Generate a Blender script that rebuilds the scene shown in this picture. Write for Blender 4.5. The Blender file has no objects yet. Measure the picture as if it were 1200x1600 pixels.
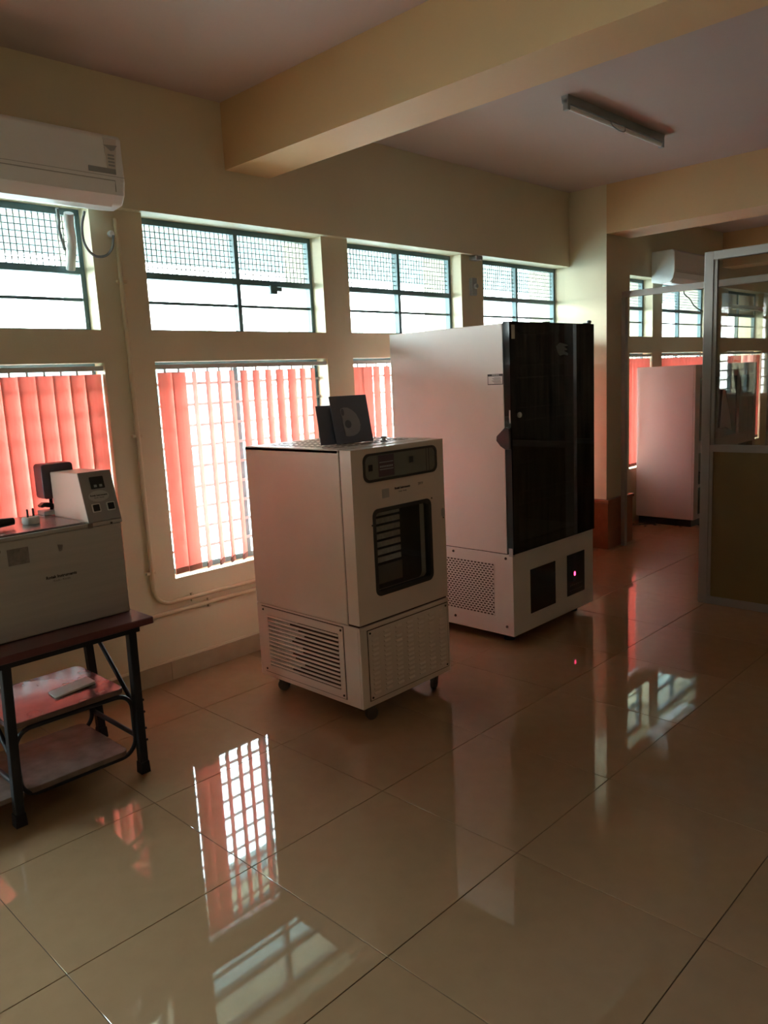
import bpy, bmesh, math, random
from mathutils import Vector, Matrix
random.seed(7)
PI = math.pi
S = bpy.context.scene
COL = S.collection

# ------------------------------------------------------------------ camera
F_PX = 1215.0
yaw, pitch, roll = math.radians(45.53), math.radians(9.598), math.radians(2.765)
CAM = Vector((0.0, 0.0, 1.52))
fwd = Vector((math.sin(yaw) * math.cos(pitch), math.cos(yaw) * math.cos(pitch), -math.sin(pitch)))
rgt = fwd.cross(Vector((0, 0, 1))).normalized()
dwn = fwd.cross(rgt)
cr, sr = math.cos(roll), math.sin(roll)
r2 = rgt * cr + dwn * sr
d2 = -rgt * sr + dwn * cr
cd = bpy.data.cameras.new('camera')
cam = bpy.data.objects.new('camera', cd)
COL.objects.link(cam)
cd.sensor_fit = 'HORIZONTAL'
cd.sensor_width = 36.0
cd.lens = 36.0 * F_PX / 1200.0
cd.clip_start = 0.02
rot = Matrix((r2, -d2, -fwd)).transposed()
cam.matrix_world = Matrix.Translation(CAM) @ rot.to_4x4()
S.camera = cam

# ------------------------------------------------------------------ world (overcast bright sky) and exposure
SKY = 8.0
w = bpy.data.worlds.new('overcast_sky')
S.world = w
w.use_nodes = True
nt = w.node_tree
nt.nodes.clear()
tc = nt.nodes.new('ShaderNodeTexCoord')
sx = nt.nodes.new('ShaderNodeSeparateXYZ')
rp = nt.nodes.new('ShaderNodeValToRGB')
bg = nt.nodes.new('ShaderNodeBackground')
wo = nt.nodes.new('ShaderNodeOutputWorld')
rp.color_ramp.elements[0].position = 0.0
rp.color_ramp.elements[0].color = (0.93, 1.0, 0.98, 1)
rp.color_ramp.elements[1].position = 0.8
rp.color_ramp.elements[1].color = (0.62, 0.84, 0.95, 1)
nt.links.new(tc.outputs['Generated'], sx.inputs[0])
nt.links.new(sx.outputs['Z'], rp.inputs[0])
nt.links.new(rp.outputs[0], bg.inputs[0])
bg.inputs[1].default_value = SKY
nt.links.new(bg.outputs[0], wo.inputs[0])

vs = S.view_settings
S.display_settings.display_device = 'sRGB'
vs.view_transform = 'Standard'
vs.look = 'None'
vs.exposure = 2.2
vs.gamma = 1.0
vs.use_curve_mapping = False
cy = S.cycles
cy.use_denoising = True
cy.max_bounces = 10
cy.diffuse_bounces = 6
cy.glossy_bounces = 5
cy.transmission_bounces = 8
cy.transparent_max_bounces = 16
cy.caustics_reflective = False
cy.caustics_refractive = False
cy.sample_clamp_indirect = 8.0


def portal(x0, x1, z0, z1, y):
    l = bpy.data.lights.new('daylight_portal', 'AREA')
    l.shape = 'RECTANGLE'
    l.size, l.size_y = x1 - x0, z1 - z0
    l.cycles.is_portal = True
    o = bpy.data.objects.new('daylight_portal', l)
    COL.objects.link(o)
    o.location = ((x0 + x1) / 2, y, (z0 + z1) / 2)
    o.rotation_euler = (-PI / 2, 0, 0)      # shines to -Y, into the room


# ------------------------------------------------------------------ materials
MATS = {}


def mat(name, col, rough=0.5, metal=0.0, var=0.06, scale=6.0, bump=0.0, bscale=60.0, spec=0.5, ior=None,
        coat=0.0, trans=None, rand=0.0, emit=None, estr=1.0, stretch=(1, 1, 1)):
    if name in MATS:
        return MATS[name]
    m = bpy.data.materials.new(name)
    m.use_nodes = True
    t = m.node_tree
    N, L = t.nodes, t.links
    b = N['Principled BSDF']
    out = N['Material Output']
    b.inputs['Roughness'].default_value = rough
    b.inputs['Metallic'].default_value = metal
    b.inputs['Specular IOR Level'].default_value = spec
    if ior:
        b.inputs['IOR'].default_value = ior
    b.inputs['Coat Weight'].default_value = coat
    b.inputs['Coat Roughness'].default_value = 0.03
    tcn = N.new('ShaderNodeTexCoord')
    mp = N.new('ShaderNodeMapping')
    mp.inputs['Scale'].default_value = stretch
    L.new(tcn.outputs['Object'], mp.inputs[0])
    nz = N.new('ShaderNodeTexNoise')
    nz.inputs['Scale'].default_value = scale
    nz.inputs['Detail'].default_value = 6
    L.new(mp.outputs[0], nz.inputs[0])
    mx = N.new('ShaderNodeMix')
    mx.data_type = 'RGBA'
    c = Vector(col)
    mx.inputs['A'].default_value = (*(c * (1 - var * 2)), 1)
    mx.inputs['B'].default_value = (*[min(1, q) for q in c * (1 + var * 2)], 1)
    L.new(nz.outputs['Fac'], mx.inputs['Factor'])
    colout = mx.outputs['Result']
    if rand:
        oi = N.new('ShaderNodeObjectInfo')
        hv = N.new('ShaderNodeHueSaturation')
        ma = N.new('ShaderNodeMapRange')
        ma.inputs['To Min'].default_value = 1 - rand
        ma.inputs['To Max'].default_value = 1 + rand
        L.new(oi.outputs['Random'], ma.inputs['Value'])
        L.new(ma.outputs[0], hv.inputs['Value'])
        L.new(colout, hv.inputs['Color'])
        colout = hv.outputs[0]
    L.new(colout, b.inputs['Base Color'])
    if bump:
        n2 = N.new('ShaderNodeTexNoise')
        n2.inputs['Scale'].default_value = bscale
        n2.inputs['Detail'].default_value = 4
        L.new(mp.outputs[0], n2.inputs[0])
        bp = N.new('ShaderNodeBump')
        bp.inputs['Strength'].default_value = bump
        bp.inputs['Distance'].default_value = 0.01
        L.new(n2.outputs['Fac'], bp.inputs['Height'])
        L.new(bp.outputs[0], b.inputs['Normal'])
    if trans:
        tr = N.new('ShaderNodeBsdfTranslucent')
        tr.inputs[0].default_value = (*trans, 1)
        ad = N.new('ShaderNodeAddShader')
        L.new(b.outputs[0], ad.inputs[0])
        L.new(tr.outputs[0], ad.inputs[1])
        L.new(ad.outputs[0], out.inputs[0])
    if emit:
        b.inputs['Emission Color'].default_value = (*emit, 1)
        b.inputs['Emission Strength'].default_value = estr
    MATS[name] = m
    return m


def glass(name, tint=(0.95, 0.97, 0.96), refl=1.0, rough=0.0, dirt_sheen=0.0):
    if name in MATS:
        return MATS[name]
    m = bpy.data.materials.new(name)
    m.use_nodes = True
    N, L = m.node_tree.nodes, m.node_tree.links
    N.clear()
    out = N.new('ShaderNodeOutputMaterial')
    t = N.new('ShaderNodeBsdfTransparent')
    t.inputs[0].default_value = (*tint, 1)
    g = N.new('ShaderNodeBsdfGlossy')
    g.inputs['Roughness'].default_value = rough
    g.inputs[0].default_value = (refl, refl, refl, 1)
    fr = N.new('ShaderNodeFresnel')
    geo = N.new('ShaderNodeNewGeometry')      # thin pane: same reflectance from both faces
    ior = N.new('ShaderNodeMapRange')
    ior.inputs['To Min'].default_value = 1.5
    ior.inputs['To Max'].default_value = 1 / 1.5
    L.new(geo.outputs['Backfacing'], ior.inputs['Value'])
    L.new(ior.outputs[0], fr.inputs[0])
    mx = N.new('ShaderNodeMixShader')
    L.new(fr.outputs[0], mx.inputs[0])
    L.new(t.outputs[0], mx.inputs[1])
    L.new(g.outputs[0], mx.inputs[2])
    last = mx.outputs[0]
    if dirt_sheen:  # pale upright streaks, dirt and painted-in reflection bands together
        df = N.new('ShaderNodeBsdfDiffuse')
        df.inputs[0].default_value = (0.6, 0.58, 0.55, 1)
        tcn = N.new('ShaderNodeTexCoord')
        mp = N.new('ShaderNodeMapping')
        mp.inputs['Scale'].default_value = (9, 9, 0.8)
        nz = N.new('ShaderNodeTexNoise')
        nz.inputs['Scale'].default_value = 3
        nz.inputs['Detail'].default_value = 5
        L.new(tcn.outputs['Object'], mp.inputs[0])
        L.new(mp.outputs[0], nz.inputs[0])
        mr = N.new('ShaderNodeMapRange')
        mr.inputs['From Min'].default_value = 0.35
        mr.inputs['From Max'].default_value = 0.8
        mr.inputs['To Max'].default_value = dirt_sheen
        L.new(nz.outputs['Fac'], mr.inputs[0])
        m2 = N.new('ShaderNodeMixShader')
        L.new(mr.outputs[0], m2.inputs[0])
        L.new(last, m2.inputs[1])
        L.new(df.outputs[0], m2.inputs[2])
        last = m2.outputs[0]
    L.new(last, out.inputs[0])
    MATS[name] = m
    return m


M_WALL = mat('cream_wall_paint', (0.73, 0.64, 0.45), 0.55, var=0.05, scale=1.6, bump=0.08, bscale=25)
M_BEAM = mat('yellow_cream_beam_paint', (0.70, 0.46, 0.24), 0.6, var=0.04, scale=1.5, bump=0.08, bscale=25)
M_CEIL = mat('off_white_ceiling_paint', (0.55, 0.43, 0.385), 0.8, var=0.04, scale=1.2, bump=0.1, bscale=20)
M_PLINTH = mat('brown_stone_cladding', (0.30, 0.10, 0.045), 0.3, var=0.12, scale=18)
M_TILE = mat('beige_vitrified_tile', (0.31, 0.195, 0.110), 0.028, var=0.05, scale=14, ior=1.62, rand=0.03)
M_GROUT = mat('dark_grout', (0.045, 0.03, 0.02), 0.8)
M_SKIRT = mat('beige_skirting_tile', (0.42, 0.33, 0.22), 0.15, var=0.08, scale=12)
M_STEELWIN = mat('dark_teal_window_steel', (0.10, 0.17, 0.19), 0.45, var=0.1, scale=10)
M_MESH = mat('dull_wire_mesh', (0.24, 0.28, 0.29), 0.6)
M_GRILL = mat('white_painted_grill', (0.30, 0.32, 0.32), 0.4)
M_GLASSW = glass('clear_window_glass', (0.93, 0.97, 0.97))
M_BLIND = mat('coral_red_blind_fabric', (0.78, 0.42, 0.37), 0.8, var=0.10, scale=5, trans=(0.25, 0.125, 0.11), stretch=(60, 60, 0.3))
M_HEM = mat('dull_red_hem', (0.30, 0.12, 0.09), 0.8)
M_RAIL = mat('white_aluminium_track', (0.62, 0.64, 0.62), 0.4)
M_WHITEP = mat('white_plastic', (0.80, 0.82, 0.83), 0.35, var=0.02)
M_GREYP = mat('grey_plastic', (0.32, 0.34, 0.35), 0.4)
M_POWDER = mat('white_powder_coat_steel', (0.68, 0.64, 0.60), 0.33, var=0.05, scale=3.0)
M_CREAM = mat('cream_powder_coat_steel', (0.70, 0.58, 0.51), 0.38, var=0.06, scale=3.0)
M_SEAM = mat('dark_gap', (0.05, 0.025, 0.015), 0.9)
M_BLACK = mat('black_plastic', (0.012, 0.012, 0.014), 0.35)
M_BLACKG = mat('black_gloss', (0.008, 0.009, 0.010), 0.08)
M_DARKIN = mat('dark_liner', (0.03, 0.03, 0.032), 0.5)
M_LINER = mat('steel_liner', (0.22, 0.21, 0.20), 0.4)
M_DOORG = glass('dark_tinted_door_glass', (0.14, 0.15, 0.16), 1.0, 0.0, dirt_sheen=0.09)  # the streaks here stand in for reflection bands on the door
M_INCG = glass('incubator_window_glass', (0.88, 0.89, 0.89), 1.0)
M_PANELG = glass('partition_glass', (0.72, 0.70, 0.66), 1.0, dirt_sheen=0.03)
M_ALU = mat('anodised_aluminium', (0.33, 0.30, 0.28), 0.38, metal=0.35, var=0.04)
M_LAMIN = mat('olive_yellow_laminate', (0.20, 0.14, 0.06), 0.32, var=0.08, scale=4, spec=0.4)
M_STEELBOX = mat('brushed_grey_steel', (0.44, 0.41, 0.38), 0.33, metal=0.45, var=0.07, scale=4, stretch=(0.6, 1, 12))
M_PANELGREY = mat('grey_control_panel', (0.30, 0.28, 0.27), 0.35, metal=0.3, var=0.05)
M_LID = mat('dull_steel_lid', (0.30, 0.26, 0.26), 0.25, metal=0.5)
M_TABLETOP = mat('maroon_laminate_top', (0.10, 0.026, 0.028), 0.28, var=0.15, scale=12)
M_SHELF = mat('worn_maroon_shelf', (0.10, 0.062, 0.058), 0.2, var=0.35, scale=9)
M_SHELF2 = mat('grey_brown_worn_shelf', (0.15, 0.105, 0.09), 0.25, var=0.35, scale=14)
M_FRAME = mat('black_enamelled_tube', (0.009, 0.009, 0.012), 0.5, var=0.2, spec=0.3)
M_PURPLE = mat('dark_purple_grey_plastic', (0.075, 0.045, 0.06), 0.4)
M_LABEL = mat('silver_label', (0.42, 0.40, 0.39), 0.4)
M_LABELW = mat('white_label_paper', (0.62, 0.60, 0.57), 0.6)
M_TAG = mat('worn_brown_sticker', (0.20, 0.165, 0.15), 0.6, var=0.3, scale=60)
M_INK = mat('black_ink', (0.03, 0.025, 0.025), 0.7)
M_INKG = mat('grey_ink', (0.15, 0.13, 0.12), 0.7)
M_SCREW = mat('dark_screw', (0.05, 0.045, 0.04), 0.4, metal=0.6)
M_FIN = mat('crumpled_aluminium_fins', (0.62, 0.58, 0.54), 0.4, metal=0.2, var=0.2, scale=60)
M_CASTER = mat('brown_rubber_castor', (0.09, 0.07, 0.055), 0.6)
M_CARD = mat('dark_blue_grey_card', (0.115, 0.130, 0.180), 0.45, var=0.1)
M_EMBLEM = mat('mid_grey_print', (0.28, 0.29, 0.33), 0.5)
M_PAPER = mat('white_paper', (0.80, 0.76, 0.72), 0.8)
M_CLOTH = mat('pale_pink_cloth', (0.80, 0.68, 0.66), 0.9, bump=0.4, bscale=12)
M_PINKCAB = mat('pinkish_white_cabinet_steel', (0.56, 0.44, 0.42), 0.4, var=0.03, scale=3)
M_LED = mat('red_led', (0.3, 0.0, 0.02), 0.5, emit=(1.0, 0.05, 0.16), estr=1.3)
M_PVC = mat('cream_pvc_conduit', (0.66, 0.55, 0.36), 0.45, var=0.05)
M_CABLE = mat('grey_cable', (0.24, 0.27, 0.28), 0.5)
M_EXTW = mat('pale_exterior_plaster', (0.70, 0.72, 0.70), 0.8)
M_EXTB = mat('faded_blue_roof_sheet', (0.03, 0.085, 0.10), 0.6, var=0.2, scale=2)
M_EXTG = mat('pale_concrete_ground', (0.34, 0.36, 0.35), 0.9)
M_GASKET = mat('dark_grey_gasket', (0.035, 0.033, 0.03), 0.5)
M_CTRL = mat('greenish_grey_control_plate', (0.20, 0.20, 0.185), 0.22)


# ------------------------------------------------------------------ mesh builder
class MB:
    def __init__(s):
        s.v, s.f = [], []

    def add(s, vs_, fs):
        n = len(s.v)
        s.v += [Vector(p) for p in vs_]
        s.f += [tuple(i + n for i in f) for f in fs]
        return s

    def box(s, x0, x1, y0, y1, z0, z1):
        p = [(x, y, z) for z in (z0, z1) for y in (y0, y1) for x in (x0, x1)]
        return s.add(p, [(0, 2, 3, 1), (4, 5, 7, 6), (0, 1, 5, 4), (2, 6, 7, 3), (0, 4, 6, 2), (1, 3, 7, 5)])

    def hexa(s, b, t):
        """b, t: four bottom and four top corners, both anticlockwise from above"""
        return s.add(list(b) + list(t), [(3, 2, 1, 0), (4, 5, 6, 7), (0, 1, 5, 4), (1, 2, 6, 5), (2, 3, 7, 6), (3, 0, 4, 7)])

    def prism(s, poly, axis, a, b):
        """poly of (u,v); axis 'x': (u,v)->(y,z); 'y': (x,z); 'z': (x,y)"""
        def P(u, v, h):
            return {'x': (h, u, v), 'y': (u, h, v), 'z': (u, v, h)}[axis]
        n = len(poly)
        vs_ = [P(u, v, a) for u, v in poly] + [P(u, v, b) for u, v in poly]
        return s.add(vs_, [tuple(range(n)), tuple(range(2 * n - 1, n - 1, -1))] +
                     [(i, i + n, (i + 1) % n + n, (i + 1) % n) for i in range(n)])

    def ring(s, outer, inner, axis, a, b):
        """plate with a hole: equal count outlines"""
        def P(q, h):
            u, v = q
            return {'x': (h, u, v), 'y': (u, h, v), 'z': (u, v, h)}[axis]
        n = len(outer)
        vs_ = [P(q, a) for q in outer] + [P(q, a) for q in inner] + [P(q, b) for q in outer] + [P(q, b) for q in inner]
        fs = []
        for i in range(n):
            j = (i + 1) % n
            fs += [(i, j, n + j, n + i), (2 * n + i, 3 * n + i, 3 * n + j, 2 * n + j),
                   (i, 2 * n + i, 2 * n + j, j), (n + i, n + j, 3 * n + j, 3 * n + i)]
        return s.add(vs_, fs)

    def tube(s, path, r, n=10, closed=False):
        P = [Vector(p) for p in path]
        m = len(P)
        prev = None
        base = len(s.v)
        for i in range(m):
            if closed:
                d = (P[(i + 1) % m] - P[i - 1]).normalized()
            else:
                d = (P[min(i + 1, m - 1)] - P[max(i - 1, 0)]).normalized()
            if prev is None:
                u = d.orthogonal().normalized()
            else:
                u = (prev - d * prev.dot(d)).normalized()
            prev = u
            v = d.cross(u)
            for k in range(n):
                a = 2 * PI * k / n
                s.v.append(P[i] + (u * math.cos(a) + v * math.sin(a)) * r)
        for i in range(m if closed else m - 1):
            i2 = (i + 1) % m
            for k in range(n):
                k2 = (k + 1) % n
                s.f.append((base + i * n + k, base + i * n + k2, base + i2 * n + k2, base + i2 * n + k))
        if not closed:
            s.f.append(tuple(base + k for k in range(n - 1, -1, -1)))
            s.f.append(tuple(base + (m - 1) * n + k for k in range(n)))
        return s

    def lathe(s, prof, axis_pt, axis='z', n=16):
        """prof: (r, h) list along the axis"""
        base = len(s.v)
        ax = Vector(axis_pt)
        for r, h in prof:
            for k in range(n):
                a = 2 * PI * k / n
                c, q = r * math.cos(a), r * math.sin(a)
                s.v.append(ax + Vector({'z': (c, q, h), 'x': (h, c, q), 'y': (c, h, q)}[axis]))
        for i in range(len(prof) - 1):
            for k in range(n):
                k2 = (k + 1) % n
                s.f.append((base + i * n + k, base + i * n + k2, base + (i + 1) * n + k2, base + (i + 1) * n + k))
        s.f.append(tuple(base + k for k in range(n - 1, -1, -1)))
        s.f.append(tuple(base + (len(prof) - 1) * n + k for k in range(n)))
        return s

    def build(s, name, m, parent=None, bev=0.0, smooth=False, seg=2):
        off = WORLD.get(parent.name, Vector()) if parent else Vector()
        me = bpy.data.meshes.new(name)
        me.from_pydata([tuple(p - off) for p in s.v], [], s.f)
        bm = bmesh.new()
        bm.from_mesh(me)
        bmesh.ops.recalc_face_normals(bm, faces=bm.faces)
        bm.to_mesh(me)
        bm.free()
        me.materials.append(m)
        if smooth:
            for p in me.polygons:
                p.use_smooth = True
            me.set_sharp_from_angle(angle=math.radians(40))
        o = bpy.data.objects.new(name, me)
        COL.objects.link(o)
        if parent:
            o.parent = parent
            WORLD[o.name] = off
        if bev:
            md = o.modifiers.new('bevel', 'BEVEL')
            md.width = bev
            md.segments = seg
            md.limit_method = 'ANGLE'
            md.angle_limit = math.radians(40)
        return o


WORLD = {}


def box(name, m, parent, x0, x1, y0, y1, z0, z1, bev=0.0):
    return MB().box(x0, x1, y0, y1, z0, z1).build(name, m, parent, bev)


def empty(name, loc, label=None, cat=None, group=None, kind=None):
    o = bpy.data.objects.new(name, None)
    COL.objects.link(o)
    o.empty_display_size = 0.1
    o.location = loc
    WORLD[o.name] = Vector(loc)
    tag(o, label, cat, group, kind)
    return o


def tag(o, label=None, cat=None, group=None, kind=None):
    if label:
        o['label'] = label
    if cat:
        o['category'] = cat
    if group:
        o['group'] = group
    if kind:
        o['kind'] = kind
    return o


def rrect(u0, u1, v0, v1, r, n=5):
    pts = []
    for cx, cz, a0 in ((u1 - r, v1 - r, 0), (u0 + r, v1 - r, 90), (u0 + r, v0 + r, 180), (u1 - r, v0 + r, 270)):
        for i in range(n + 1):
            a = math.radians(a0 + 90 * i / n)
            pts.append((cx + r * math.cos(a), cz + r * math.sin(a)))
    return pts


def sharp_outer(u0, u1, v0, v1, n=5):
    e = 1e-4
    return rrect(u0, u1, v0, v1, e, n)


def ellipse(cx, cz, a, b, n=28):
    return [(cx + a * math.cos(2 * PI * i / n), cz + b * math.sin(2 * PI * i / n)) for i in range(n)]


def arc(c, r, a0, a1, plane, n=7):
    out = []
    for i in range(n + 1):
        a = math.radians(a0 + (a1 - a0) * i / n)
        u, v = r * math.cos(a), r * math.sin(a)
        p = Vector(c)
        out.append(p + Vector({'xz': (u, 0, v), 'yz': (0, u, v), 'xy': (u, v, 0)}[plane]))
    return out


def text(body, size, m, parent, loc, rot, name='lettering', align='CENTER', weight=0.0, depth=0.0004):
    cu = bpy.data.curves.new(name, 'FONT')
    cu.body = body
    cu.size = size
    cu.align_x = align
    cu.align_y = 'CENTER'
    cu.extrude = depth
    cu.offset = weight
    cu.resolution_u = 2
    t = bpy.data.objects.new(name, cu)
    COL.objects.link(t)
    bpy.context.view_layer.update()
    me = bpy.data.meshes.new_from_object(t.evaluated_get(bpy.context.evaluated_depsgraph_get()))
    COL.objects.unlink(t)
    bpy.data.objects.remove(t)
    me.materials.clear()
    me.materials.append(m)
    o = bpy.data.objects.new(name, me)
    COL.objects.link(o)
    off = WORLD.get(parent.name, Vector())
    o.parent = parent
    WORLD[o.name] = off
    o.location = Vector(loc) - off
    o.rotation_euler = rot
    return o


def spline(pts, k=5):
    P = [Vector(p) for p in pts]
    P = [2 * P[0] - P[1]] + P + [2 * P[-1] - P[-2]]
    out = []
    for i in range(1, len(P) - 2):
        for j in range(k):
            t = j / k
            a, b, c, d = P[i - 1:i + 3]
            out.append(0.5 * (2 * b + (c - a) * t + (2 * a - 5 * b + 4 * c - d) * t * t + (3 * b - a - 3 * c + d) * t ** 3))
    return out + [P[-2]]


FRONT = (PI / 2, 0, 0)          # lettering that faces -Y
LEFT = (PI / 2, 0, -PI / 2)     # lettering that faces -X

# ------------------------------------------------------------------ the room
YW, YO, YG = 3.61, 3.97, 3.73           # inner face, outer face, glass plane of the window wall
X0, X1, Y0, ZC = -3.4, 11.2, -1.2, 2.975
UP0, UP1 = 1.822, 2.385                  # upper window opening
LO0, LO1 = 0.537, 1.668                  # lower window opening
OPEN = [(-2.15, -0.96), (-0.765, 0.42), (0.62, 1.808), (2.078, 3.25), (3.466, 4.588), (4.846, 5.998), (6.43, 7.65), (7.87, 9.10), (9.62, 10.8)]

# floor: tiles laid in a grout bed
fl = MB().box(X0, X1, Y0, YW, -0.12, -0.0025).build('floor', M_GROUT)
tag(fl, 'glossy beige vitrified tile floor with dark thin joints', 'floor', kind='structure')
TS, TX, TY = 0.605, 0.684, 0.728
me = None
for i in range(-7, 18):
    for j in range(-4, 6):
        x0, x1 = TX + i * TS, TX + (i + 1) * TS
        y0, y1 = TY + j * TS, TY + (j + 1) * TS
        if x1 > X1 + .01 or x0 < X0 - .6 or y0 < Y0 - .6 or y0 > YW - 0.05:
            continue
        x0, x1, y0, y1 = max(x0, X0), min(x1, X1), max(y0, Y0), min(y1, YW)
        g = 0.0011
        full = abs(x1 - x0 - TS) < 1e-6 and abs(y1 - y0 - TS) < 1e-6
        cx, cyy = (x0 + x1) / 2, (y0 + y1) / 2
        if full and me:
            o = bpy.data.objects.new('tile', me)
            COL.objects.link(o)
        else:
            hx, hy = (x1 - x0) / 2 - g, (y1 - y0) / 2 - g
            c = 0.0009
            mb = MB().hexa([(-hx, -hy, -0.008), (hx, -hy, -0.008), (hx, hy, -0.008), (-hx, hy, -0.008)],
                           [(-hx, -hy, -c), (hx, -hy, -c), (hx, hy, -c), (-hx, hy, -c)])
            mb.f.pop(1)
            mb.hexa([(-hx, -hy, -c), (hx, -hy, -c), (hx, hy, -c), (-hx, hy, -c)],
                    [(-hx + c, -hy + c, 0), (hx - c, -hy + c, 0), (hx - c, hy - c, 0), (-hx + c, hy - c, 0)])
            mb.f.pop(-6)
            o = mb.build('tile', M_TILE)
            if full:
                me = o.data
        o.parent = fl
        o.location = (cx, cyy, 0)

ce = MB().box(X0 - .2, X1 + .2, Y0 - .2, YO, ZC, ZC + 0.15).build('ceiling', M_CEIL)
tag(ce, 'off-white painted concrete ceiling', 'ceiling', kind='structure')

# window wall, with its openings
wm = MB()
edges = [X0]
for a, b in OPEN:
    edges += [a, b]
edges.append(X1)
for k in range(len(edges) - 1):
    a, b = edges[k], edges[k + 1]
    if k % 2 == 0:
        wm.box(a, b, YW, YO, -0.12, UP1)
    else:
        wm.box(a, b, YW, YO, -0.12, LO0)
        wm.box(a, b, YW, YO, LO1, UP0)
wm.box(X0, X1, YW, YO, UP1, ZC)
wm.box(X0, 5.998, YW - 0.045, YW, UP1, ZC)
wm.box(6.40, X1, YW - 0.045, YW, UP1, ZC)
tag(wm.build('wall_back', M_WALL), 'cream painted window wall with deep reveals', 'wall', kind='structure')
tag(box('wall_left', M_WALL, None, X0 - .2, X0, Y0 - .2, YO, -0.12, ZC), 'cream side wall left of the camera', 'wall', kind='structure')
M_FRONTW = mat('brown_panelled_wall', (0.22, 0.14, 0.085), 0.5, var=0.1, scale=2, stretch=(1, 1, 0.1))
tag(box('wall_front', M_FRONTW, None, X0, X1, Y0 - .2, Y0, -0.12, ZC), 'brown wall behind the camera', 'wall', kind='structure')
tag(box('wall_right', M_WALL, None, X1, X1 + .2, Y0 - .2, YO, -0.12, ZC), 'cream end wall of the far bay', 'wall', kind='structure')

# beams and the column
tag(box('trim_1', M_BEAM, None, 2.565, 2.855, Y0, YW - 0.045, 2.645, ZC), 'cream ceiling beam crossing above the near windows', 'beam', kind='structure')
tag(box('trim_2', M_BEAM, None, 5.998, 6.40, Y0, 3.225, 2.60, ZC), 'second ceiling beam, over the glazed doorway', 'beam', kind='structure')
tag(box('trim_3', M_BEAM, None, 9.30, 9.62, Y0, YW - 0.045, 2.60, ZC), 'third ceiling beam, in the far bay', 'beam', kind='structure')
co = empty('trim_4', (6.2, 3.42, 0), 'square cream column beside the tall glass-door cabinet', 'column', kind='structure')
box('shaft', M_WALL, co, 5.998, 6.40, 3.225, YW, 0, ZC)
pm = MB().box(5.975, 6.425, 3.20, YW, 0.0, 0.40).box(5.965, 6.435, 3.19, YW, 0.40, 0.428)
tag(pm.build('plinth', M_PLINTH, co, 0.004), 'brown stone clad foot of the column')

bb = empty('baseboard_back', (3, YW, 0), 'beige skirting tiles along the window wall', 'skirting', kind='structure')
x = X0
while x < 5.96:
    x2 = min(x + 0.6, 5.965)
    box('skirting_tile', M_SKIRT, bb, x + .001, x2 - .001, YW - 0.012, YW, 0.0, 0.10, 0.0015)
    x = x2
box('plaster_lip', M_WALL, bb, X0, 5.965, YW - 0.006, YW, 0.10, 0.112)


# ------------------------------------------------------------------ windows
def upper_window(n, a, b, board=False):
    mid = a + (b - a) * 0.53 if n == 4 else (a + b) / 2
    e = empty('window_%d' % n, ((a + b) / 2, YG, UP0),
              ['', 'upper steel window farthest left, outside the view', 'upper steel window left of the air conditioner, outside the view', 'upper steel window beneath the wall air conditioner', 'upper steel window above the half open red blind',
               'upper steel window left of the switch box', 'upper steel window directly above the tall glass-door cabinet',
               'upper steel window just behind the column', 'upper steel window below the far air conditioner',
               'upper steel window seen through the partition glass'][n], 'window', kind='structure')
    tz = 2.105
    f = MB()
    f.box(a, a + .022, YG - .02, YG + .02, UP0, UP1).box(b - .022, b, YG - .02, YG + .02, UP0, UP1)
    f.box(a + .022, b - .022, YG - .02, YG + .02, UP1 - .03, UP1).box(a + .022, b - .022, YG - .02, YG + .02, UP0, UP0 + .012)
    f.build('frame', M_STEELWIN, e)
    box('mullion', M_STEELWIN, e, mid - .013, mid + .013, YG - .024, YG + .018, UP0 + .012, UP1 - .03)
    for q0, q1 in ((a + .022, mid - .013), (mid + .013, b - .022)):
        box('transom', M_STEELWIN, e, q0, q1, YG - .024, YG + .018, tz - .016, tz + .016)
        box('glazing_bar', M_STEELWIN, e, q0, q1, YG - .01, YG + .01, 1.965, 1.979)
        box('pane', M_GLASSW, e, q0, q1, YG - .002, YG + .002, UP0 + .012, 1.965)
        box('pane', M_GLASSW, e, q0, q1, YG - .002, YG + .002, 1.979, tz - .016)
        if board:
            box('blanking_board', M_WALL, e, q0, q1, YG - .004, YG + .004, tz + .016, UP1 - .03)
            continue
        box('pane', M_GLASSW, e, q0, q1, YG + .006, YG + .010, tz + .016, UP1 - .03)
        wv = MB()
        k = int((q1 - q0) / .0268)
        for i in range(1, k):
            xx = q0 + (q1 - q0) * i / k
            wv.box(xx - .0025, xx + .0025, YG - .0065, YG - .0037, tz + .016, UP1 - .03)
        k = int((UP1 - .03 - tz - .016) / .0268)
        for i in range(1, k):
            zz = tz + .016 + (UP1 - .046 - tz) * i / k
            wv.box(q0, q1, YG - .0037, YG - .0009, zz - .0022, zz + .0022)
        wv.build('wire_mesh', M_MESH, e)['kind'] = 'stuff'
    if n == 4:
        MB().box(2.905, 2.955, YG - .05, YG - .026, 2.045, 2.092).box(2.955, 2.995, YG - .045, YG - .03, 2.062, 2.085).build('stay_latch', M_STEELWIN, e, .003)
    portal(a, b, UP0, UP1, YO + 0.01)
    return e


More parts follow.
